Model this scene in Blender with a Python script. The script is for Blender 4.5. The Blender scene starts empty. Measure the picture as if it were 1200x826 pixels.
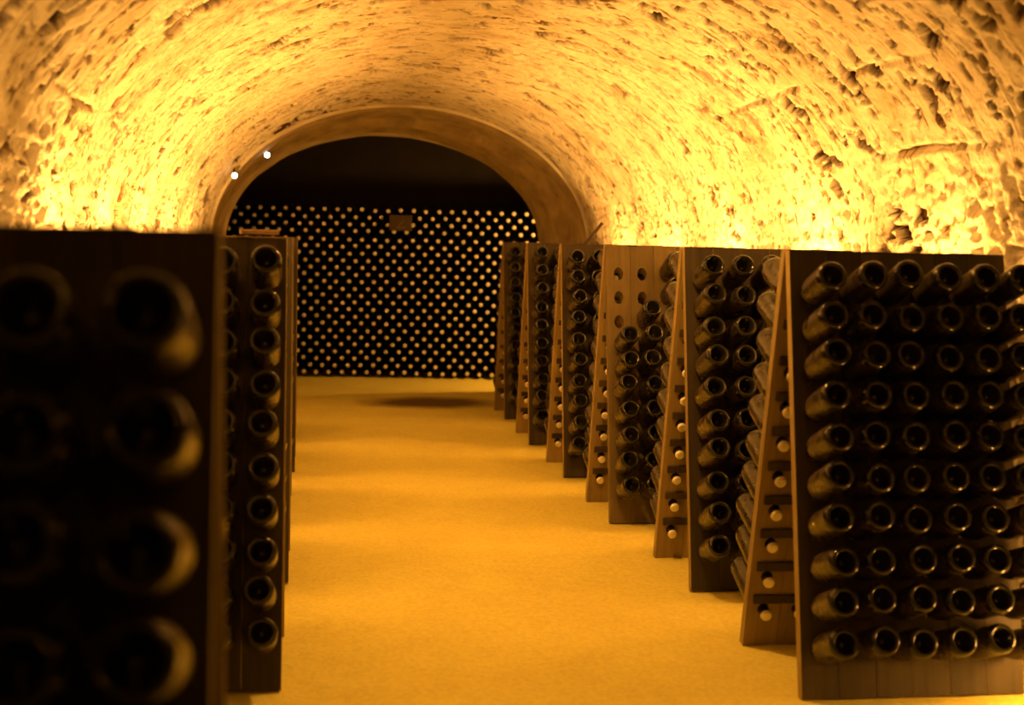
import bpy, bmesh, math, random
import numpy as np
from mathutils import Matrix, Vector

rnd = random.Random(7)
scene = bpy.context.scene
COL = scene.collection

# ------------------------------------------------------------------ camera
CAM_H = 1.30
YAW, PITCH, ROLL, FPX = 0.1503, 0.0811, 0.0236, 1600.0
cam_data = bpy.data.cameras.new('camera')
cam = bpy.data.objects.new('camera', cam_data)
COL.objects.link(cam)
cam_data.sensor_fit = 'HORIZONTAL'
cam_data.sensor_width = 36.0
cam_data.lens = FPX * 36.0 / 1200.0
cam_data.clip_start = 0.05
cam_data.clip_end = 60
cam_data.dof.use_dof = True
cam_data.dof.focus_distance = 6.2
cam_data.dof.aperture_fstop = 2.4
cam.matrix_world = (Matrix.Translation((0, 0, CAM_H)) @ Matrix.Rotation(-YAW, 4, 'Z')
                    @ Matrix.Rotation(math.pi / 2 - PITCH, 4, 'X') @ Matrix.Rotation(ROLL, 4, 'Z'))
scene.camera = cam

# ------------------------------------------------------------------ world and exposure
world = bpy.data.worlds.new('cellar_dark')
scene.world = world
world.use_nodes = True
world.node_tree.nodes['Background'].inputs[0].default_value = (1.0, 0.5, 0.12, 1)
world.node_tree.nodes['Background'].inputs[1].default_value = 0.0
vs = scene.view_settings
vs.view_transform = 'Standard'
vs.look = 'None'
vs.gamma = 1.0
vs.use_curve_mapping = False
vs.exposure = 1.5

# ------------------------------------------------------------------ lamps of the cellar (uplights at the foot of the walls)
LAMP = (1.0, 0.44, 0.075)


def spot(x, y, z, power, aim=(0, 0, 1), size=150, blend=0.6, radius=0.05, color=LAMP):
    d = bpy.data.lights.new('uplight_or_fill', 'SPOT')
    d.energy = power
    d.color = color
    d.spot_size = math.radians(size)
    d.spot_blend = blend
    d.shadow_soft_size = radius
    o = bpy.data.objects.new('uplight_or_fill', d)
    COL.objects.link(o)
    o.location = (x, y, z)
    o.rotation_euler = Vector(aim).to_track_quat('-Z', 'Y').to_euler()
    return o


POWER = 0.30
for x, y, z, p, aim in (
        (2.08, 4.58, 0.98, 90, (0.5, 0.1, 1)),
        (2.08, 5.82, 0.98, 150, (0.5, 0.0, 1)),
        (2.08, 7.05, 0.98, 150, (0.5, 0.0, 1)),
        (2.08, 8.28, 0.98, 125, (0.5, 0.0, 1)),
        (2.08, 9.52, 0.98, 75, (0.5, -0.1, 1)),
        (-0.68, 3.25, 0.98, 32, (-0.5, 0.0, 1)),
        (-0.68, 4.78, 0.98, 140, (-0.5, 0.0, 1)),
        (-0.68, 6.02, 0.98, 150, (-0.5, 0.0, 1)),
        (-0.68, 7.25, 0.98, 170, (-0.5, 0.0, 1)),
        (-0.68, 8.48, 0.98, 125, (-0.5, 0.0, 1)),
        (-0.68, 9.70, 0.98, 75, (-0.5, -0.1, 1))):
    spot(x, y, z, p * POWER, aim, 152, 0.45)
# a bare lamp under the crown of the vault, above the entrance end of the aisle
cl = bpy.data.lights.new('crown_lamp', 'POINT')
cl.energy = 1.5
cl.color = LAMP
cl.shadow_soft_size = 0.05
clo = bpy.data.objects.new('crown_lamp', cl)
COL.objects.link(clo)
clo.location = (1.0, 1.9, 2.2)
spot(0.75, 4.5, 2.22, 34, (0, 0.12, -1), 150, 0.5, 0.05)     # added downlight out of view, to brighten the floor
# and the one behind the camera
el = bpy.data.lights.new('entrance_lamp', 'POINT')
el.energy = 1.5
el.color = LAMP
el.shadow_soft_size = 0.04
elo = bpy.data.objects.new('entrance_lamp', el)
COL.objects.link(elo)
elo.location = (0.35, -0.7, 2.1)
# a low lamp at the foot of the right wall, just out of view
fl = bpy.data.lights.new('foot_lamp', 'POINT')
fl.energy = 4.5
fl.color = LAMP
fl.shadow_soft_size = 0.05
flo = bpy.data.objects.new('foot_lamp', fl)
COL.objects.link(flo)
flo.location = (2.16, 3.42, 0.22)
# one lamp in the cross gallery, round the corner to the right of the arch
gl = bpy.data.lights.new('gallery_lamp', 'POINT')
gl.energy = 40
gl.color = LAMP
gl.shadow_soft_size = 0.06
glo = bpy.data.objects.new('gallery_lamp', gl)
COL.objects.link(glo)
glo.location = (2.7, 12.0, 1.35)

# ------------------------------------------------------------------ helpers
def tag(o, label=None, cat=None, group=None, kind=None):
    for k, v in (('label', label), ('category', cat), ('group', group), ('kind', kind)):
        if v:
            o[k] = v
    return o


def link(name, mesh, mat=None, parent=None, matrix=None):
    o = bpy.data.objects.new(name, mesh)
    COL.objects.link(o)
    if mat is not None and not mesh.materials:
        mesh.materials.append(mat)
    if parent is not None:
        o.parent = parent
    if matrix is not None:
        o.matrix_local = matrix
    return o


def empty(name, matrix):
    o = bpy.data.objects.new(name, None)
    COL.objects.link(o)
    o.matrix_local = matrix
    o.empty_display_size = 0.1
    return o


def bm_mesh(name, bm, smooth=False):
    bmesh.ops.recalc_face_normals(bm, faces=bm.faces)
    me = bpy.data.meshes.new(name)
    bm.to_mesh(me)
    bm.free()
    if smooth:
        me.polygons.foreach_set('use_smooth', [True] * len(me.polygons))
    return me


def box_mesh(name, sx, sy, sz, bevel=0.0, jitter=0.0):
    bm = bmesh.new()
    bmesh.ops.create_cube(bm, size=1.0)
    bmesh.ops.scale(bm, vec=(sx, sy, sz), verts=bm.verts)
    if bevel:
        bmesh.ops.bevel(bm, geom=bm.edges[:], offset=bevel, segments=1, affect='EDGES')
    return bm_mesh(name, bm)


def lathe_mesh(name, prof, seg, smooth=True):
    bm = bmesh.new()
    rings = []
    for r, z in prof:
        if r < 1e-6:
            rings.append([bm.verts.new((0, 0, z))])
        else:
            rings.append([bm.verts.new((r * math.cos(2 * math.pi * k / seg), r * math.sin(2 * math.pi * k / seg), z)) for k in range(seg)])
    for a, b in zip(rings, rings[1:]):
        for k in range(seg):
            k2 = (k + 1) % seg
            if len(a) == 1:
                bm.faces.new((a[0], b[k], b[k2]))
            elif len(b) == 1:
                bm.faces.new((a[k], a[k2], b[0]))
            else:
                bm.faces.new((a[k], a[k2], b[k2], b[k]))
    return bm_mesh(name, bm, smooth)


# ---- vectorised lattice noise for the chalk relief
def _hash(ix, iy, seed):
    h = (ix.astype(np.int64) * 374761393 + iy.astype(np.int64) * 668265263 + seed * 1442695041) & 0xFFFFFFFF
    h = ((h ^ (h >> 13)) * 1274126177) & 0xFFFFFFFF
    h = h ^ (h >> 16)
    return (h & 0xFFFFFF) / float(0xFFFFFF)


def vnoise(x, y, seed):
    ix, iy = np.floor(x), np.floor(y)
    fx, fy = x - ix, y - iy
    fx, fy = fx * fx * fx * (fx * (fx * 6 - 15) + 10), fy * fy * fy * (fy * (fy * 6 - 15) + 10)
    a, b = _hash(ix, iy, seed), _hash(ix + 1, iy, seed)
    c, d = _hash(ix, iy + 1, seed), _hash(ix + 1, iy + 1, seed)
    return (a + (b - a) * fx + (c - a) * fy + (a - b - c + d) * fx * fy) * 2 - 1


def fbm(x, y, seed, octv=3, gain=0.5):
    t, a, s = 0, 1.0, 0.0
    for k in range(octv):
        t = t + a * vnoise(x * 2 ** k + 17.3 * k, y * 2 ** k - 9.1 * k, seed + k)
        s += a
        a *= gain
    return t / s


# ------------------------------------------------------------------ materials
def new_mat(name):
    m = bpy.data.materials.new(name)
    m.use_nodes = True
    nt = m.node_tree
    return m, nt, nt.nodes, nt.links, nt.nodes['Principled BSDF']


def ramp(nodes, stops):
    r = nodes.new('ShaderNodeValToRGB')
    e = r.color_ramp.elements
    while len(e) > 1:
        e.remove(e[-1])
    e[0].position, e[0].color = stops[0][0], (*stops[0][1], 1)
    for p, c in stops[1:]:
        x = e.new(p)
        x.color = (*c, 1)
    return r


def noise(nodes, links, vec, scale, detail=4, rough=0.55, dist=0.0):
    n = nodes.new('ShaderNodeTexNoise')
    n.inputs['Scale'].default_value = scale
    n.inputs['Detail'].default_value = detail
    n.inputs['Roughness'].default_value = rough
    n.inputs['Distortion'].default_value = dist
    if vec is not None:
        links.new(vec, n.inputs['Vector'])
    return n


def mapping(nodes, links, scale=(1, 1, 1), src='Object'):
    tc = nodes.new('ShaderNodeTexCoord')
    mp = nodes.new('ShaderNodeMapping')
    mp.inputs['Scale'].default_value = scale
    links.new(tc.outputs[src], mp.inputs['Vector'])
    return mp.outputs['Vector']


def mat_chalk():
    m, nt, N, L, P = new_mat('chalk')
    v = mapping(N, L, (1, 1, 1))
    n1 = noise(N, L, v, 3.0, 6, 0.6)
    r1 = ramp(N, [(0.25, (0.52, 0.43, 0.30)), (0.5, (0.75, 0.69, 0.60)), (0.8, (0.85, 0.81, 0.76))])
    L.new(n1.outputs['Fac'], r1.inputs['Fac'])
    # brown dirt flecks, drawn out round the vault
    at = N.new('ShaderNodeAttribute')
    at.attribute_name = 'arc'
    mp = N.new('ShaderNodeMapping')
    mp.inputs['Scale'].default_value = (7.0, 16.0, 1.0)
    L.new(at.outputs['Vector'], mp.inputs['Vector'])
    n2 = noise(N, L, mp.outputs['Vector'], 1.0, 5, 0.65, 0.6)
    r2 = ramp(N, [(0.56, (0, 0, 0)), (0.66, (1, 1, 1))])
    L.new(n2.outputs['Fac'], r2.inputs['Fac'])
    mx = N.new('ShaderNodeMixRGB')
    mx.inputs['Color2'].default_value = (0.22, 0.135, 0.06, 1)
    L.new(r2.outputs['Color'], mx.inputs['Fac'])
    L.new(r1.outputs['Color'], mx.inputs['Color1'])
    # shade of the flaked pits, painted in as a dark earth brown
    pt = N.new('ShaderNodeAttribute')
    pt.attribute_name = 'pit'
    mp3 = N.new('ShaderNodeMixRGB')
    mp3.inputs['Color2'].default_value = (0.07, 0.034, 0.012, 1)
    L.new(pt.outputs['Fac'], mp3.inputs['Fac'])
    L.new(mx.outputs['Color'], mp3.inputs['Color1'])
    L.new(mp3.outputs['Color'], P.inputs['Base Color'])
    P.inputs['Roughness'].default_value = 0.9
    P.inputs['Specular IOR Level'].default_value = 0.2
    n3 = noise(N, L, v, 26.0, 7, 0.65)
    mp2 = N.new('ShaderNodeMapping')
    mp2.inputs['Scale'].default_value = (9.0, 32.0, 1.0)
    L.new(at.outputs['Vector'], mp2.inputs['Vector'])
    n4 = noise(N, L, mp2.outputs['Vector'], 1.0, 4, 0.6)
    ad = N.new('ShaderNodeMath')
    ad.operation = 'ADD'
    L.new(n3.outputs['Fac'], ad.inputs[0])
    L.new(n4.outputs['Fac'], ad.inputs[1])
    bp = N.new('ShaderNodeBump')
    bp.inputs['Strength'].default_value = 0.8
    bp.inputs['Distance'].default_value = 0.02
    L.new(ad.outputs[0], bp.inputs['Height'])
    L.new(bp.outputs['Normal'], P.inputs['Normal'])
    return m


def mat_floor():
    m, nt, N, L, P = new_mat('chalk_dust_floor')
    v = mapping(N, L, (1, 1, 1))
    n1 = noise(N, L, v, 1.6, 6, 0.6)
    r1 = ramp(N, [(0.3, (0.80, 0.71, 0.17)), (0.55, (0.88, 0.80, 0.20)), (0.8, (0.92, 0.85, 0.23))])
    L.new(n1.outputs['Fac'], r1.inputs['Fac'])
    n2 = noise(N, L, v, 60.0, 3, 0.7)
    r2 = ramp(N, [(0.35, (0.88, 0.86, 0.82)), (0.6, (1, 1, 1))])
    L.new(n2.outputs['Fac'], r2.inputs['Fac'])
    mu = N.new('ShaderNodeMixRGB')
    mu.blend_type = 'MULTIPLY'
    mu.inputs['Fac'].default_value = 1.0
    L.new(r1.outputs['Color'], mu.inputs['Color1'])
    L.new(r2.outputs['Color'], mu.inputs['Color2'])
    # shadow under the arch, painted into the floor colour as a dark patch
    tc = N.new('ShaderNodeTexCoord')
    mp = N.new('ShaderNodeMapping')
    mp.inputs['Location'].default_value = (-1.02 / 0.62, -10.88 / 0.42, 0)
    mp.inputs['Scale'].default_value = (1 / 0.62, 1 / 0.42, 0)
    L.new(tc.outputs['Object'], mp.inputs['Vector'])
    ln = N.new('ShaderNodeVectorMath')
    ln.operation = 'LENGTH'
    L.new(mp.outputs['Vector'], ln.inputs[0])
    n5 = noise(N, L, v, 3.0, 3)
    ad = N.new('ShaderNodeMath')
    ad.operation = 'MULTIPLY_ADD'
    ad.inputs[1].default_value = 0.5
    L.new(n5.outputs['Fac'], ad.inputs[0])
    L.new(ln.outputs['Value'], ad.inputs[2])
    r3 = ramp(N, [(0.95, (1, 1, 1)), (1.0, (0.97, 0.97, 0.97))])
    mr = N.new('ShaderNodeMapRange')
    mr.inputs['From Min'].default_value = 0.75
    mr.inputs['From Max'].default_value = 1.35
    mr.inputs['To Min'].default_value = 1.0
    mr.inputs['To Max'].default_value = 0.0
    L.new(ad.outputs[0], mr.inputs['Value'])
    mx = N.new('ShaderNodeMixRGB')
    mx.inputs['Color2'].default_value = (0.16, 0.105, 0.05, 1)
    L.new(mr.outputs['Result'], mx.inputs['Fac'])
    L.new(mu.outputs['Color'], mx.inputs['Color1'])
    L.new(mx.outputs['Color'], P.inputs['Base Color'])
    P.inputs['Roughness'].default_value = 0.85
    P.inputs['Specular IOR Level'].default_value = 0.25
    n3 = noise(N, L, v, 45.0, 5, 0.7)
    n4 = noise(N, L, v, 7.0, 4, 0.6)
    a2 = N.new('ShaderNodeMath')
    a2.operation = 'MULTIPLY_ADD'
    a2.inputs[1].default_value = 3.0
    L.new(n4.outputs['Fac'], a2.inputs[0])
    L.new(n3.outputs['Fac'], a2.inputs[2])
    bp = N.new('ShaderNodeBump')
    bp.inputs['Strength'].default_value = 0.5
    bp.inputs['Distance'].default_value = 0.006
    L.new(a2.outputs[0], bp.inputs['Height'])
    L.new(bp.outputs['Normal'], P.inputs['Normal'])
    return m


def mat_wood(name, c0, c1, rough=0.7):
    m, nt, N, L, P = new_mat(name)
    tc = N.new('ShaderNodeTexCoord')
    oi = N.new('ShaderNodeObjectInfo')
    ad = N.new('ShaderNodeVectorMath')
    ad.operation = 'ADD'
    sc = N.new('ShaderNodeMath')
    sc.operation = 'MULTIPLY'
    sc.inputs[1].default_value = 37.0
    L.new(oi.outputs['Random'], sc.inputs[0])
    L.new(tc.outputs['Object'], ad.inputs[0])
    L.new(sc.outputs[0], ad.inputs[1])
    mp = N.new('ShaderNodeMapping')
    mp.inputs['Scale'].default_value = (30, 2.0, 30)
    L.new(ad.outputs[0], mp.inputs['Vector'])
    n = noise(N, L, mp.outputs['Vector'], 1.0, 6, 0.65, 0.8)
    r = ramp(N, [(0.3, c0), (0.7, c1)])
    L.new(n.outputs['Fac'], r.inputs['Fac'])
    mr = N.new('ShaderNodeMapRange')
    mr.inputs['To Min'].default_value = 0.8
    mr.inputs['To Max'].default_value = 1.2
    L.new(oi.outputs['Random'], mr.inputs['Value'])
    mu = N.new('ShaderNodeVectorMath')
    mu.operation = 'SCALE'
    L.new(r.outputs['Color'], mu.inputs[0])
    L.new(mr.outputs['Result'], mu.inputs['Scale'])
    L.new(mu.outputs[0], P.inputs['Base Color'])
    P.inputs['Roughness'].default_value = rough
    bp = N.new('ShaderNodeBump')
    bp.inputs['Strength'].default_value = 0.35
    bp.inputs['Distance'].default_value = 0.004
    L.new(n.outputs['Fac'], bp.inputs['Height'])
    L.new(bp.outputs['Normal'], P.inputs['Normal'])
    return m


def mat_bottle():
    m, nt, N, L, P = new_mat('dusty_dark_glass')
    tc = N.new('ShaderNodeTexCoord')
    oi = N.new('ShaderNodeObjectInfo')
    ad = N.new('ShaderNodeVectorMath')
    ad.operation = 'ADD'
    L.new(tc.outputs['Object'], ad.inputs[0])
    L.new(oi.outputs['Location'], ad.inputs[1])
    n = noise(N, L, ad.outputs[0], 28.0, 5, 0.65)
    sep = N.new('ShaderNodeSeparateXYZ')
    L.new(tc.outputs['Object'], sep.inputs[0])
    # dust clings to the side of the body, the base ring stays clean
    mr = N.new('ShaderNodeMapRange')
    mr.inputs['From Min'].default_value = 0.004
    mr.inputs['From Max'].default_value = 0.035
    L.new(sep.outputs['Z'], mr.inputs['Value'])
    r2 = N.new('ShaderNodeVectorMath')
    r2.operation = 'MULTIPLY'
    r2.inputs[1].default_value = (1, 1, 0)
    L.new(tc.outputs['Object'], r2.inputs[0])
    ln = N.new('ShaderNodeVectorMath')
    ln.operation = 'LENGTH'
    L.new(r2.outputs[0], ln.inputs[0])
    ms = N.new('ShaderNodeMapRange')
    ms.inputs['From Min'].default_value = 0.037
    ms.inputs['From Max'].default_value = 0.042
    L.new(ln.outputs['Value'], ms.inputs['Value'])
    fr = ramp(N, [(0.30, (0.25, 0.25, 0.25)), (0.68, (0.85, 0.85, 0.85))])
    L.new(n.outputs['Fac'], fr.inputs['Fac'])
    m1 = N.new('ShaderNodeMath')
    m1.operation = 'MULTIPLY'
    L.new(mr.outputs['Result'], m1.inputs[0])
    L.new(ms.outputs['Result'], m1.inputs[1])
    m2 = N.new('ShaderNodeMath')
    m2.operation = 'MULTIPLY'
    L.new(m1.outputs[0], m2.inputs[0])
    L.new(fr.outputs['Color'], m2.inputs[1])
    mx = N.new('ShaderNodeMixRGB')
    mx.inputs['Color1'].default_value = (0.010, 0.010, 0.006, 1)
    mx.inputs['Color2'].default_value = (0.062, 0.044, 0.022, 1)
    L.new(m2.outputs[0], mx.inputs['Fac'])
    L.new(mx.outputs['Color'], P.inputs['Base Color'])
    rr = N.new('ShaderNodeMapRange')
    rr.inputs['To Min'].default_value = 0.07
    rr.inputs['To Max'].default_value = 0.5
    L.new(m2.outputs[0], rr.inputs['Value'])
    L.new(rr.outputs['Result'], P.inputs['Roughness'])
    P.inputs['IOR'].default_value = 1.52
    P.inputs['Specular IOR Level'].default_value = 0.5
    return m


def mat_plain(name, col, rough=0.6, metal=0.0, scale=40, var=0.15, emit=None):
    m, nt, N, L, P = new_mat(name)
    v = mapping(N, L)
    n = noise(N, L, v, scale, 4, 0.6)
    r = ramp(N, [(0.25, tuple(c * (1 - var) for c in col)), (0.75, tuple(min(1, c * (1 + var)) for c in col))])
    L.new(n.outputs['Fac'], r.inputs['Fac'])
    L.new(r.outputs['Color'], P.inputs['Base Color'])
    P.inputs['Roughness'].default_value = rough
    P.inputs['Metallic'].default_value = metal
    if emit:
        P.inputs['Emission Color'].default_value = (*emit[0], 1)
        P.inputs['Emission Strength'].default_value = emit[1]
    return m


M_CHALK = mat_chalk()
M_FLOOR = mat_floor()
M_STAIN = mat_wood('blackened_rack_face', (0.034, 0.025, 0.012), (0.072, 0.053, 0.027))
M_WOOD = mat_wood('raw_rack_wood', (0.25, 0.185, 0.07), (0.40, 0.30, 0.12))
M_WOOD_PALE = mat_wood('paler_rack_wood', (0.14, 0.103, 0.04), (0.23, 0.17, 0.065))
M_BATTEN = mat_wood('dark_batten_wood', (0.035, 0.024, 0.014), (0.075, 0.052, 0.03))
M_LATH = mat_wood('pale_lath_wood', (0.36, 0.25, 0.14), (0.5, 0.36, 0.22))
M_GLASS = mat_bottle()
M_CAP = mat_plain('tinned_crown_cap', (0.93, 0.88, 0.74), 0.33, 0.25, 60, 0.05)
M_IRON = mat_plain('rusty_iron', (0.10, 0.06, 0.04), 0.6, 0.6)
M_SHADE_DARK = mat_plain('shade_dark_chalk', (0.016, 0.012, 0.008), 0.95, 0, 6, 0.3)  # the gallery's lack of light, put into a near-black colour
M_SLATE = mat_plain('brown_slate', (0.07, 0.045, 0.027), 0.6, 0, 20, 0.25)
M_MARK = mat_plain('chalk_mark', (0.15, 0.11, 0.06), 0.9)
M_LAMP_BODY = mat_plain('lamp_body_metal', (0.08, 0.07, 0.06), 0.4, 0.7)
M_LENS = mat_plain('lamp_lens', (0.9, 0.85, 0.75), 0.3, 0, 10, 0.05, ((1.0, 0.80, 0.62), 6.0))

# ------------------------------------------------------------------ the vault: side walls and barrel ceiling in rough chalk
XC, HA, ZS, HB = 0.70, 1.56, 1.26, 1.12
Y0, Y1 = -1.6, 10.62


def profile(nw, nc):
    """points of the section from left foot over the crown to right foot, with outward normals and arc length"""
    pts, nrm = [], []
    for k in range(nw):
        t = k / nw
        pts.append((XC - HA - 0.05 * (1 - t), ZS * t))
        nrm.append((-1.0, 0.0))
    for k in range(nc + 1):
        a = math.pi * (1 - k / nc)
        pts.append((XC + HA * math.cos(a), ZS + HB * math.sin(a)))
        n = Vector((math.cos(a) / HA, math.sin(a) / HB)).normalized()
        nrm.append((n.x, n.y))
    for k in range(1, nw + 1):
        t = k / nw
        pts.append((XC + HA + 0.05 * t, ZS * (1 - t)))
        nrm.append((1.0, 0.0))
    p = np.array(pts)
    s = np.concatenate([[0], np.cumsum(np.linalg.norm(np.diff(p, axis=0), axis=1))])
    return p, np.array(nrm), s


NW, NC = 70, 420
P2, N2, S = profile(NW, NC)
ny = 1100
ys = np.linspace(Y0, Y1, ny)
SS, YY = np.meshgrid(S, ys, indexing='ij')
ZZ = np.repeat(P2[:, 1][:, None], ny, axis=1)


def relief(s, y, z):
    d = 0.035 * fbm(s * 0.8, y * 0.8, 11, 2)
    d += 0.014 * fbm(s * 4.0, y * 4.0, 21, 3)
    # tool marks running round the vault
    d += 0.010 * fbm(s * 3.0, y * 15.0, 31, 4, 0.6)
    # flaked-off pits, drawn out round the vault
    patch = np.clip(0.55 + 1.1 * fbm(s * 0.9, y * 0.9, 47, 2), 0.2, 1)
    wx, wy = 0.25 * vnoise(s * 9, y * 9, 5), 0.25 * vnoise(s * 9, y * 9, 6)
    p = fbm(s * 6.0 + wx, y * 10.5 + wy, 41, 4, 0.62)
    d -= 0.060 * np.clip((p - 0.27) / 0.05, 0, 1) * patch
    p2 = fbm(s * 13.0 + wx, y * 23.0 + wy, 61, 3, 0.62)
    d -= 0.025 * np.clip((p2 - 0.33) / 0.05, 0, 1) * np.clip(patch * 1.3, 0, 1)
    d += 0.004 * fbm(s * 25, y * 25, 67, 3, 0.6)
    global PIT
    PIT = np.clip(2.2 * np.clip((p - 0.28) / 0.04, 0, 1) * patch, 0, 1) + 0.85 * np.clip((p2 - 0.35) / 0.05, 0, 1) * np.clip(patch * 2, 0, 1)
    # rubble towards the springing
    low = np.clip((1.75 - z) / 0.4, 0, 1) * np.clip((7.0 - y) / 3.0, 0.35, 1)
    r = np.abs(fbm(s * 13.0, y * 13.0, 71, 3))
    d += low * (0.045 * np.sqrt(np.clip(1 - r * 2.2, 0, 1)) - 0.045)
    d += low * 0.022 * fbm(s * 26, y * 26, 77, 3, 0.6)
    # long horizontal joints
    for s0, ya, yb, dep in ((S_J1, 3.0, 5.4, 0.04), (S_J2, 3.0, 6.5, 0.022), (S_J3, 3.0, 6.0, 0.022)):
        on = np.clip((yb - y) * 1.5, 0, 1) * np.clip(0.9 + 1.4 * vnoise(y * 4.0, s * 0, 93), 0, 1)
        w = np.exp(-((s - s0 - 0.014 * fbm(y * 4, s * 0, 91, 3)) / 0.011) ** 2)
        d -= dep * w * on
    return d


def s_at(ang):     # arc length at an ellipse angle (radians, 0 = right springing)
    k = NW + (1 - ang / math.pi) * NC
    return float(np.interp(k, np.arange(len(S)), S))


S_J1, S_J2, S_J3 = s_at(0.36), s_at(0.64), s_at(math.pi - 0.42)
D = relief(SS, YY, ZZ)
D *= np.clip((Y1 - YY) / 0.25, 0.15, 1)
PX = P2[:, 0][:, None] - N2[:, 0][:, None] * D
PZ = P2[:, 1][:, None] - N2[:, 1][:, None] * D
T = np.clip((YY - 9.5) / (Y1 - 9.5), 0, 1) ** 2       # the vault narrows into the arch
PX = PX + ((PX - XC) / HA * (1.46 - HA) + 0.035) * T
PZ = np.where(PZ > ZS, ZS + (PZ - ZS) * (1 + T * (1.06 / HB - 1)), PZ)


def grid_object(name, i0, i1):
    n = i1 - i0
    co = np.stack([PX[i0:i1], YY[i0:i1], PZ[i0:i1]], -1).reshape(-1, 3).astype(np.float32)
    idx = np.arange(n * ny).reshape(n, ny)
    q = np.stack([idx[:-1, :-1], idx[:-1, 1:], idx[1:, 1:], idx[1:, :-1]], -1).reshape(-1, 4)
    me = bpy.data.meshes.new(name)
    me.vertices.add(len(co))
    me.vertices.foreach_set('co', co.ravel())
    me.loops.add(q.size)
    me.loops.foreach_set('vertex_index', q.ravel().astype(np.int32))
    me.polygons.add(len(q))
    me.polygons.foreach_set('loop_start', (np.arange(len(q)) * 4).astype(np.int32))
    me.polygons.foreach_set('loop_total', np.full(len(q), 4, np.int32))
    me.polygons.foreach_set('use_smooth', np.ones(len(q), bool))
    at = me.attributes.new('arc', 'FLOAT_VECTOR', 'POINT')
    av = np.stack([SS[i0:i1], YY[i0:i1], np.zeros_like(YY[i0:i1])], -1).reshape(-1, 3).astype(np.float32)
    at.data.foreach_set('vector', av.ravel())
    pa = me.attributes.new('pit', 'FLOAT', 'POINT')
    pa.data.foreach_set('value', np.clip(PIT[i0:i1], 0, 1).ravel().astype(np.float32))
    me.update()
    return link(name, me, M_CHALK)


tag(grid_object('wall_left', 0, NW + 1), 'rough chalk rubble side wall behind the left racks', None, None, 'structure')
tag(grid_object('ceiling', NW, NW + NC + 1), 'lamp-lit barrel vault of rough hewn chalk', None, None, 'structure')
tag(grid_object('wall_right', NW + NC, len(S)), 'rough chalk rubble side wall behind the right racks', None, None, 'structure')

# ------------------------------------------------------------------ floor
GX0, GX1, GY1 = -2.6, 4.6, 13.7
fx = np.linspace(GX0, GX1, 130)
fy = np.linspace(Y0, GY1, 270)
FX, FY = np.meshgrid(fx, fy, indexing='ij')
FZ = 0.006 * fbm(FX * 1.5, FY * 1.5, 201, 3) + 0.003 * fbm(FX * 9, FY * 9, 207, 2) - 0.006
co = np.stack([FX, FY, FZ], -1).reshape(-1, 3)
ii = np.arange(FX.size).reshape(FX.shape)
fq = np.stack([ii[:-1, :-1], ii[1:, :-1], ii[1:, 1:], ii[:-1, 1:]], -1).reshape(-1, 4)
me = bpy.data.meshes.new('floor')
me.from_pydata(co.tolist(), [], fq.tolist())
me.polygons.foreach_set('use_smooth', [True] * len(me.polygons))
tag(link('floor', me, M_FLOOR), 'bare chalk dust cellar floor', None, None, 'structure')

# ------------------------------------------------------------------ end wall with the arch (stations: y, left x, right x, crown z)
def arch_loop(xl, xr, zt, n=64):
    c, a = (xl + xr) / 2, (xr - xl) / 2
    b = zt - ZS
    pts = [(xl, -0.02), (xl, ZS * 0.5)]
    for k in range(n + 1):
        t = math.pi * (1 - k / n)
        pts.append((c + a * math.cos(t), ZS + b * math.sin(t)))
    return pts + [(xr, ZS * 0.5), (xr, -0.02)]


def strip_mesh(name, stations, n=64, wob=0.0):
    verts, faces = [], []
    for j, (y, xl, xr, zt) in enumerate(stations):
        for k, (x, z) in enumerate(arch_loop(xl, xr, zt, n)):
            w = wob * float(vnoise(np.array([k * 0.35]), np.array([y * 4.0]), 300)[0]) if j else 0
            cx = (xl + xr) / 2
            verts.append((x + (cx - x) * w, y, z + (0.8 - z) * w if z > 0 else z))
    m = n + 5
    for j in range(len(stations) - 1):
        for k in range(m - 1):
            faces.append((j * m + k, j * m + k + 1, (j + 1) * m + k + 1, (j + 1) * m + k))
    me = bpy.data.meshes.new(name)
    me.from_pydata(verts, [], faces)
    me.polygons.foreach_set('use_smooth', [True] * len(me.polygons))
    return me


XL, XR = XC - HA - 0.15, XC + HA + 0.15
face = strip_mesh('wall_far', [(10.60, XL, XR, ZS + HB + 0.12), (10.58, -0.74, 2.20, 2.33), (10.60, -0.715, 2.18, 2.305)])
tag(link('wall_far', face, M_CHALK), 'plastered end wall ring around the arch opening', None, None, 'structure')
intr = strip_mesh('trim_1', [(10.60, -0.715, 2.18, 2.305), (10.75, -0.705, 2.165, 2.29), (10.95, -0.70, 2.15, 2.275), (11.12, -0.70, 2.135, 2.262),
                             (11.16, -0.695, 2.06, 2.225), (11.35, -0.69, 2.04, 2.205), (11.6, -0.685, 2.02, 2.185), (11.80, -0.68, 2.00, 2.17),
                             (11.84, -0.69, 2.02, 2.19)], 64, 0.004)
M_ARCH = mat_plain('worn_arch_plaster', (0.43, 0.345, 0.20), 0.85, 0, 5, 0.45)
_n, _l = M_ARCH.node_tree.nodes, M_ARCH.node_tree.links
_b = _n.new('ShaderNodeBump')
_b.inputs['Strength'].default_value = 0.9
_b.inputs['Distance'].default_value = 0.03
_l.new(noise(_n, _l, mapping(_n, _l, (1, 1, 1)), 9.0, 6, 0.65).outputs['Fac'], _b.inputs['Height'])
_l.new(_b.outputs['Normal'], _n['Principled BSDF'].inputs['Normal'])
tag(link('trim_1', intr, M_ARCH), 'thick tapering plaster arch leading to the bottle stack', None, None, 'structure')
back = strip_mesh('wall_gallery', [(11.84, -0.69, 2.02, 2.19), (11.86, -2.5, 4.5, 3.0)])
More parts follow.
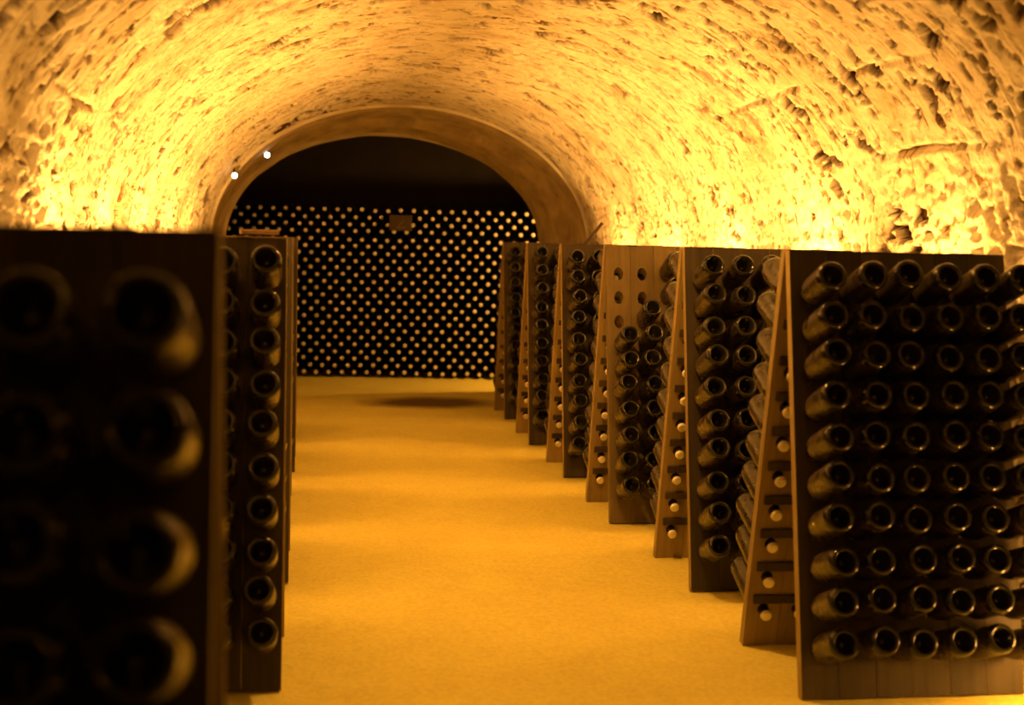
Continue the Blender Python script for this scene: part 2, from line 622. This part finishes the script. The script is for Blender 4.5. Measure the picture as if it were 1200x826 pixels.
tag(link('wall_gallery', back, M_SHADE_DARK), 'gallery side of the arch wall', None, None, 'structure')


def plate(name, verts, label, mat=M_SHADE_DARK):
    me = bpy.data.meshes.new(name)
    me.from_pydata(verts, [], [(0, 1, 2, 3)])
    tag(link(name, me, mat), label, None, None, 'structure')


plate('wall_back', [(GX0, 13.62, -0.02), (GX1, 13.62, -0.02), (GX1, 13.62, 3.0), (GX0, 13.62, 3.0)], 'shade-darkened rear wall of the cross gallery')
plate('ceiling_gallery', [(GX0, 11.84, 2.9), (GX1, 11.84, 2.9), (GX1, 13.62, 2.9), (GX0, 13.62, 2.9)], 'shade-darkened ceiling of the cross gallery')
plate('wall_near', [(XL - .2, Y0, -0.02), (XR + .2, Y0, -0.02), (XR + .2, Y0, 2.6), (XL - .2, Y0, 2.6)], 'dark chalk wall closing the vault')  # unseen end wall, coloured near-black to cut bounce onto the racks

# ------------------------------------------------------------------ riddling racks
RACK_W, COLS, ROWS = 0.70, 6, 10
CP, RP = 0.115, 0.1155
SPREAD, ZTOP = 0.588, 1.2946
ALPHA = math.atan((SPREAD / 2 - 0.037) / ZTOP)
LEN = ZTOP / math.cos(ALPHA)
THICK = 0.035
S0 = 0.142
HRX, HRZ = 0.023, 0.032


def plank_mesh(name, w):
    """one upright plank with ten oval neck holes; x across, y up the plank, z = outward face at 0"""
    bm = bmesh.new()
    n = 16
    hw, hh = w / 2, RP / 2
    cs, hole = [], []
    for r in range(ROWS):
        cy = S0 + r * RP
        outer, inner = [], []
        for k in range(n):
            a = 2 * math.pi * k / n
            c, s = math.cos(a), math.sin(a)
            inner.append(bm.verts.new((HRX * c, cy + HRZ * s, 0)))
            t = max(abs(c), abs(s))
            outer.append(bm.verts.new((hw * c / t, cy + hh * s / t, 0)))
        for k in range(n):
            k2 = (k + 1) % n
            bm.faces.new((outer[k], outer[k2], inner[k2], inner[k]))
    bmesh.ops.remove_doubles(bm, verts=bm.verts, dist=1e-5)
    lo, hi = S0 - hh, S0 + (ROWS - 1) * RP + hh
    for yb, ye in ((lo, 0.0), (hi, LEN)):
        row = sorted([v for v in bm.verts if abs(v.co.y - yb) < 1e-4], key=lambda v: v.co.x)
        a = bm.verts.new((-hw, ye, 0))
        b = bm.verts.new((hw, ye, 0))
        bm.faces.new(row + [b, a])
    bmesh.ops.recalc_face_normals(bm, faces=bm.faces)
    ret = bmesh.ops.extrude_face_region(bm, geom=bm.faces[:])
    bmesh.ops.translate(bm, vec=(0, 0, -THICK), verts=[g for g in ret['geom'] if isinstance(g, bmesh.types.BMVert)])
    for v in bm.verts:          # the bore narrows and drops towards the inside
        if v.co.z < -THICK / 2:
            r = round((v.co.y - S0) / RP)
            if 0 <= r < ROWS:
                dx, dy = v.co.x, v.co.y - S0 - r * RP
                if (dx / HRX) ** 2 + (dy / HRZ) ** 2 < 1.02:
                    v.co.x = dx / HRX * 0.0195
                    v.co.y = S0 + r * RP - 0.011 + dy / HRZ * 0.021
    return bm_mesh(name, bm)


PLANK = plank_mesh('plank', CP - 0.0018)
PLANK_PALE = PLANK.copy()
PLANK.materials.append(M_WOOD)
PLANK.materials.append(M_STAIN)
for p in PLANK.polygons:
    p.material_index = 1 if p.normal.z > 0.9 else 0
PLANK_PALE.materials.append(M_WOOD_PALE)
BATTEN = box_mesh('batten', RACK_W - 0.05, 0.030, 0.012, 0.002)
BATTEN.materials.append(M_BATTEN)
HINGE = box_mesh('hinge', 0.045, 0.08, 0.006, 0.0015)
HINGE.materials.append(M_IRON)


def panel_matrix(side):
    """panel coordinates (x across, y up the board, z outward) to rack coordinates; side 0 = panel towards the entrance"""
    u = Vector((1, 0, 0))
    s = Vector((0, math.sin(ALPHA), math.cos(ALPHA)))
    n = u.cross(s)
    m = Matrix(((u.x, s.x, n.x, 0), (u.y, s.y, n.y, -SPREAD / 2), (u.z, s.z, n.z, 0), (0, 0, 0, 1)))
    return m if side == 0 else Matrix.Rotation(math.pi, 4, 'Z') @ m


PM = (panel_matrix(0), panel_matrix(1))


def make_rack(label, x_left, y_front, rot=0.0, pale=False, tall=1.0):
    base = Matrix.Translation((x_left + RACK_W / 2, y_front + SPREAD / 2, 0)) @ Matrix.Rotation(rot, 4, 'Z') @ Matrix.Diagonal((1, 1, tall, 1))
    t = empty('riddling_rack', base)
    tag(t, label, 'rack', 'riddling racks along the cellar')
    for side in (0, 1):
        for c in range(COLS):
            x = (c - (COLS - 1) / 2) * CP
            dz = rnd.uniform(-0.0025, 0.0)
            link('plank', PLANK_PALE if (pale and side == 0) else PLANK, None, t, PM[side] @ Matrix.Translation((x, 0, dz)))
        for r in range(1, ROWS):
            link('batten', BATTEN, None, t, PM[side] @ Matrix.Translation((0, S0 - 0.088 + r * RP + 0.115 * (r == 0) * 0, -THICK - 0.0062)))
    for x in (-0.22, 0.22):
        link('hinge', HINGE, None, t, Matrix.Translation((x, 0, ZTOP - 0.0015)))
    return base


DP = 1.2326
ORD = ['nearest', 'second', 'third', 'fourth', 'fifth', 'sixth']
RX = 1.4245
racks = {}
for i, (dx, rot) in enumerate(((0.0, 0.0), (0.022, 0.0), (-0.016, 0.0), (-0.004, 0.0), (0.0, 0.0), (0.018, 0.0))):
    racks['R%d' % (i + 1)] = (make_rack(
        ['nearest A-frame riddling rack on the right, full of dark bottles', 'second riddling rack from the front on the right of the aisle',
         'paler riddling rack with five empty holes at its top', 'fourth riddling rack from the front on the right of the aisle',
         'fifth riddling rack from the front on the right of the aisle', 'farthest riddling rack on the right, beside the arch'][i],
        RX + dx, 3.681 + i * DP, rot, i == 2), i)
LX = -0.054 - RACK_W
racks['L1'] = (make_rack('blurred dark riddling rack close by on the left edge', LX - 0.042, 1.375, 0.0, False, 1.009), 0)
for i in range(5):
    racks['L%d' % (i + 2)] = (make_rack(
        ['dark riddling rack with a pale lath on its top, left of the aisle', 'third riddling rack on the left, seen only edge-on',
         'fourth riddling rack on the left, seen only edge-on', 'fifth riddling rack on the left, seen only edge-on',
         'farthest riddling rack on the left, seen only edge-on'][i],
        LX + (0, 0.004, -0.004, 0.006, 0.0)[i], 3.884 + i * DP, 0.0), i)

# ------------------------------------------------------------------ bottles
PROF = [(0, .046), (.006, .045), (.013, .040), (.020, .029), (.026, .014), (.0295, .004), (.0335, 0), (.0375, .0015), (.0415, .0065), (.0435, .014), (.044, .024),
        (.044, .135), (.0425, .152), (.038, .175), (.0300, .200), (.0230, .220), (.0188, .238), (.0165, .255), (.0155, .267), (.0172, .269), (.0172, .278),
        (.0145, .2815), (0, .2815)]
BOTTLE = lathe_mesh('bottle', PROF, 24)
BOTTLE.materials.append(M_GLASS)
LOW = lathe_mesh('bottle_low', [PROF[i] for i in (0, 2, 3, 4, 5, 6, 7, 8, 10, 11, 13, 15, 17, 20, 22)], 12)
LOW.materials.append(M_GLASS)
CAP = lathe_mesh('crown_cap', [(.0190, .2735), (.0182, .2755), (.0174, .2815), (.0168, .2835), (.0158, .2846), (.0152, .2848), (.008, .2849), (0, .2849)], 20)
CAP.materials.append(M_CAP)
OUT = 0.215
EXTRA = math.radians(11)


def bottle_matrix(base, side, col, row, extra=EXTRA):
    """col 0 is the column at the aisle-left end as seen facing that panel from outside"""
    x = (col - (COLS - 1) / 2) * CP
    s = S0 + row * RP
    e = extra + math.radians(rnd.uniform(-2.0, 2.0))
    yaw = math.radians(rnd.uniform(-1.6, 1.6))
    d = Vector((math.sin(yaw), math.sin(e), math.cos(e))).normalized()
    pos = Vector((x, s - 0.004, -0.004)) + d * (OUT + rnd.uniform(-0.008, 0.006))
    q = (-d).to_track_quat('Z', 'Y').to_matrix().to_4x4()
    return base @ PM[side] @ Matrix.Translation(pos) @ q @ Matrix.Rotation(rnd.uniform(0, 6.28), 4, 'Z')


NUM = ['zero', 'one', 'two', 'three', 'four', 'five', 'six', 'seven', 'eight', 'nine', 'ten', 'eleven', 'twelve', 'thirteen', 'fourteen', 'fifteen',
       'sixteen', 'seventeen', 'eighteen', 'nineteen', 'twenty', 'twenty-one', 'twenty-two', 'twenty-three', 'twenty-four', 'twenty-five']
ROWW = ['top', 'second', 'third', 'fourth', 'fifth', 'sixth', 'seventh', 'eighth', 'ninth', 'bottom']
COLW = ['first', 'second', 'third', 'fourth', 'fifth', 'sixth']
RACKW = {'R1': 'nearest right rack', 'R2': 'second right rack', 'R3': 'pale rack with empty holes', 'R4': 'fourth right rack', 'R5': 'fifth right rack',
         'R6': 'farthest right rack', 'L1': 'blurred near-left rack', 'L2': 'lath-topped left rack'}
EMPTY = {('R3', 0, 0, 9), ('R3', 0, 0, 8), ('R3', 0, 0, 7), ('R3', 0, 1, 9), ('R3', 0, 1, 8)}
FRONT_COLS = {'R1': range(6), 'R2': range(4), 'R3': range(3), 'R4': range(2), 'R5': range(2), 'R6': range(1), 'L1': (4, 5), 'L2': (4, 5)}
BACK_COLS = {'R1': (5, 4), 'R2': (5,), 'R3': (5,), 'R4': (5,), 'R5': (5,), 'R6': (5,)}
rest = []
n_single = 0
for key, (base, i) in racks.items():
    for side in (0, 1):
        for c in range(COLS):
            for r in range(ROWS):
                if (key, side, c, r) in EMPTY:
                    continue
                m = bottle_matrix(base, side, c, r, math.radians(4.5) if key == 'L1' else EXTRA)
                single = c in (FRONT_COLS if side == 0 else BACK_COLS).get(key, ())
                if key == 'L1' and r < 5:
                    single = False
                if not single:
                    rest.append(m)
                    continue
                b = link('bottle', BOTTLE, None, None, m)
                link('crown_cap', CAP, None, b, Matrix.Identity(4))
                rw = ROWW[ROWS - 1 - r]
                if side == 0:
                    cw = COLW[c] + ' column' if key[0] == 'R' else COLW[5 - c] + ' column from the aisle'
                    lab = 'dark bottle base, %s row, %s, front of %s' % (rw, cw, RACKW[key])
                else:
                    lab = 'capped bottle neck inside %s, %s row, %s from aisle' % (RACKW[key], rw, COLW[5 - c])
                tag(b, lab, 'bottle', 'bottles in the riddling racks')
                n_single += 1


def joined(name, src, mats):
    n = len(src.vertices)
    co = np.empty(n * 3)
    src.vertices.foreach_get('co', co)
    co = np.c_[co.reshape(-1, 3), np.ones(n)]
    polys = [tuple(p.vertices) for p in src.polygons]
    V, F = [], []
    for k, m in enumerate(mats):
        V.append((co @ np.array(m).T)[:, :3])
        F += [tuple(i + k * n for i in p) for p in polys]
    me = bpy.data.meshes.new(name)
    me.from_pydata(np.concatenate(V).tolist(), [], F)
    me.polygons.foreach_set('use_smooth', [True] * len(F))
    return me


M_GLASS_FAR = mat_plain('dark_glass', (0.016, 0.014, 0.009), 0.16, 0, 30, 0.3)
tag(link('rack_bottle_fill', joined('rack_bottle_fill', LOW, rest), M_GLASS_FAR), 'remaining dark bottles in the hidden parts of the riddling racks', 'bottles', None, 'stuff')

# ------------------------------------------------------------------ the wall of stacked bottles beyond the arch
SK = -0.092
SP, SR = 0.117, 0.0652
NROW = 24
far_rest = []
n_stack = 0
PLAQUE_X = 0.852
for r in range(NROW):
    z = 0.046 + r * SR + (0.012 if r >= NROW - 4 else 0)
    off = 0.5 * SP * (r % 2)
    for c in range(-17, 22):
        x = 0.85 + c * SP + off + rnd.uniform(-.002, .002)
        y = 12.80 + SK * x + rnd.uniform(-0.006, 0.006)
        m = (Matrix.Translation((x + SK * 0.31, y + 0.31, z + rnd.uniform(-.0015, .0015))) @ Matrix.Rotation(math.atan(SK), 4, 'Z')
             @ Matrix.Rotation(math.pi / 2 + rnd.uniform(-.02, .02), 4, 'X') @ Matrix.Rotation(rnd.uniform(-.02, .02), 4, 'Y'))
        hid = (x < 0.20 or x > 1.72) if r < NROW - 4 else (x < -0.25 or x > 1.95)
        if hid or n_stack >= 400:
            far_rest.append(m)
            continue
        b = link('stacked_bottle', BOTTLE, None, None, m)
        link('crown_cap', CAP, None, b, Matrix.Identity(4))
        top = NROW - r
        k = c if r % 2 == 0 else (c if c < 0 else c + 1)
        where = '%s bottle%s %s of the plaque' % (NUM[abs(k)], '' if abs(k) == 1 else 's', 'right' if k > 0 else 'left') if k else 'in line with the plaque'
        tag(b, 'capped bottle neck in far stack, row %s from top, %s' % (NUM[top], where), 'stacked bottle', 'bottles stacked beyond the arch')
        n_stack += 1
fill = tag(link('stacked_bottle_fill', joined('stacked_bottle_fill', LOW, far_rest), M_GLASS_FAR), 'rest of the bottle stack hidden behind racks and arch', 'bottles', None, 'stuff')
tag(link('crown_cap_fill', joined('crown_cap_fill', CAP, far_rest), M_CAP, fill), kind='stuff')
print('single rack bottles', n_single, 'rest', len(rest), 'stack', n_stack, 'rest', len(far_rest))

# lath laid between the fourth and fifth bottle layers
lz = 0.046 + (NROW - 4.5) * SR + 0.006
# ------------------------------------------------------------------ small things
plq = empty('slate_plaque', Matrix.Translation((PLAQUE_X, 12.80 + SK * PLAQUE_X - 0.016, 1.447)) @ Matrix.Rotation(math.atan(SK), 4, 'Z'))
tag(plq, 'small brown plaque hung on the far bottle stack', 'plaque')
link('board', box_mesh('board', 0.205, 0.012, 0.145, 0.003), M_SLATE, plq)
bmk = bmesh.new()
for (x0, z0), (x1, z1) in (((-.03, -.045), (.035, .03)), ((-.035, -.045), (.045, -.04))):
    a, b = Vector((x0, -.0065, z0)), Vector((x1, -.0065, z1))
    nrm_ = Vector((-(b - a).z, 0, (b - a).x)).normalized() * 0.007
    bmk.faces.new([bmk.verts.new(p) for p in (a - nrm_, b - nrm_, b + nrm_, a + nrm_)])
link('chalk_mark', bm_mesh('chalk_mark', bmk), M_MARK, plq)

lath = link('wooden_lath', box_mesh('wooden_lath', 0.115, 0.028, 0.014, 0.002), M_LATH, None,
            Matrix.Translation((-0.142, 3.884 + SPREAD / 2, ZTOP + 0.0155)) @ Matrix.Rotation(0.35, 4, 'Z'))
tag(lath, 'short pale wooden lath lying on top of the left rack', 'lath')

bs = bmesh.new()
bmesh.ops.create_cone(bs, cap_ends=True, segments=10, radius1=0.011, radius2=0.009, depth=0.30)
stick = link('wooden_stick', bm_mesh('wooden_stick', bs, True), M_BATTEN, None,
             Matrix.Translation((1.585, 3.681 + 3 * DP + SPREAD / 2 + 0.05, 1.30)) @ Matrix.Rotation(math.radians(38), 4, 'Y'))
tag(stick, 'thin wooden stick slanting up behind the fourth right rack', 'stick')


def spotlight(loc, aim, label, power):
    q = Vector(aim).to_track_quat('Z', 'Y').to_matrix().to_4x4()
    t = empty('spotlight', Matrix.Translation(loc) @ q)
    tag(t, label, 'spotlight', 'little lamps on the arch')
    link('housing', lathe_mesh('housing', [(0, -.07), (.018, -.068), (.022, -.05), (.022, 0), (.026, .004), (.026, .012), (.022, .012), (.020, .004)], 16), M_LAMP_BODY, t)
    link('lens', lathe_mesh('lens', [(0, .011), (.014, .009), (.020, .004)], 16), M_LENS, t)
    link('bracket', box_mesh('bracket', 0.012, 0.05, 0.012, 0.002), M_LAMP_BODY, t, Matrix.Translation((0, 0.03, -0.035)))
    return t


spotlight((-0.315, 10.86, 1.925), (0.12, -1, -0.1), 'tiny white lamp under the arch, beside its dark recess', 5)
spotlight((-0.545, 10.52, 1.745), (0.15, -1, -0.15), 'lower tiny white spot on the left edge of the arch', 5)  # small bright white spot, modelled as a second fitting
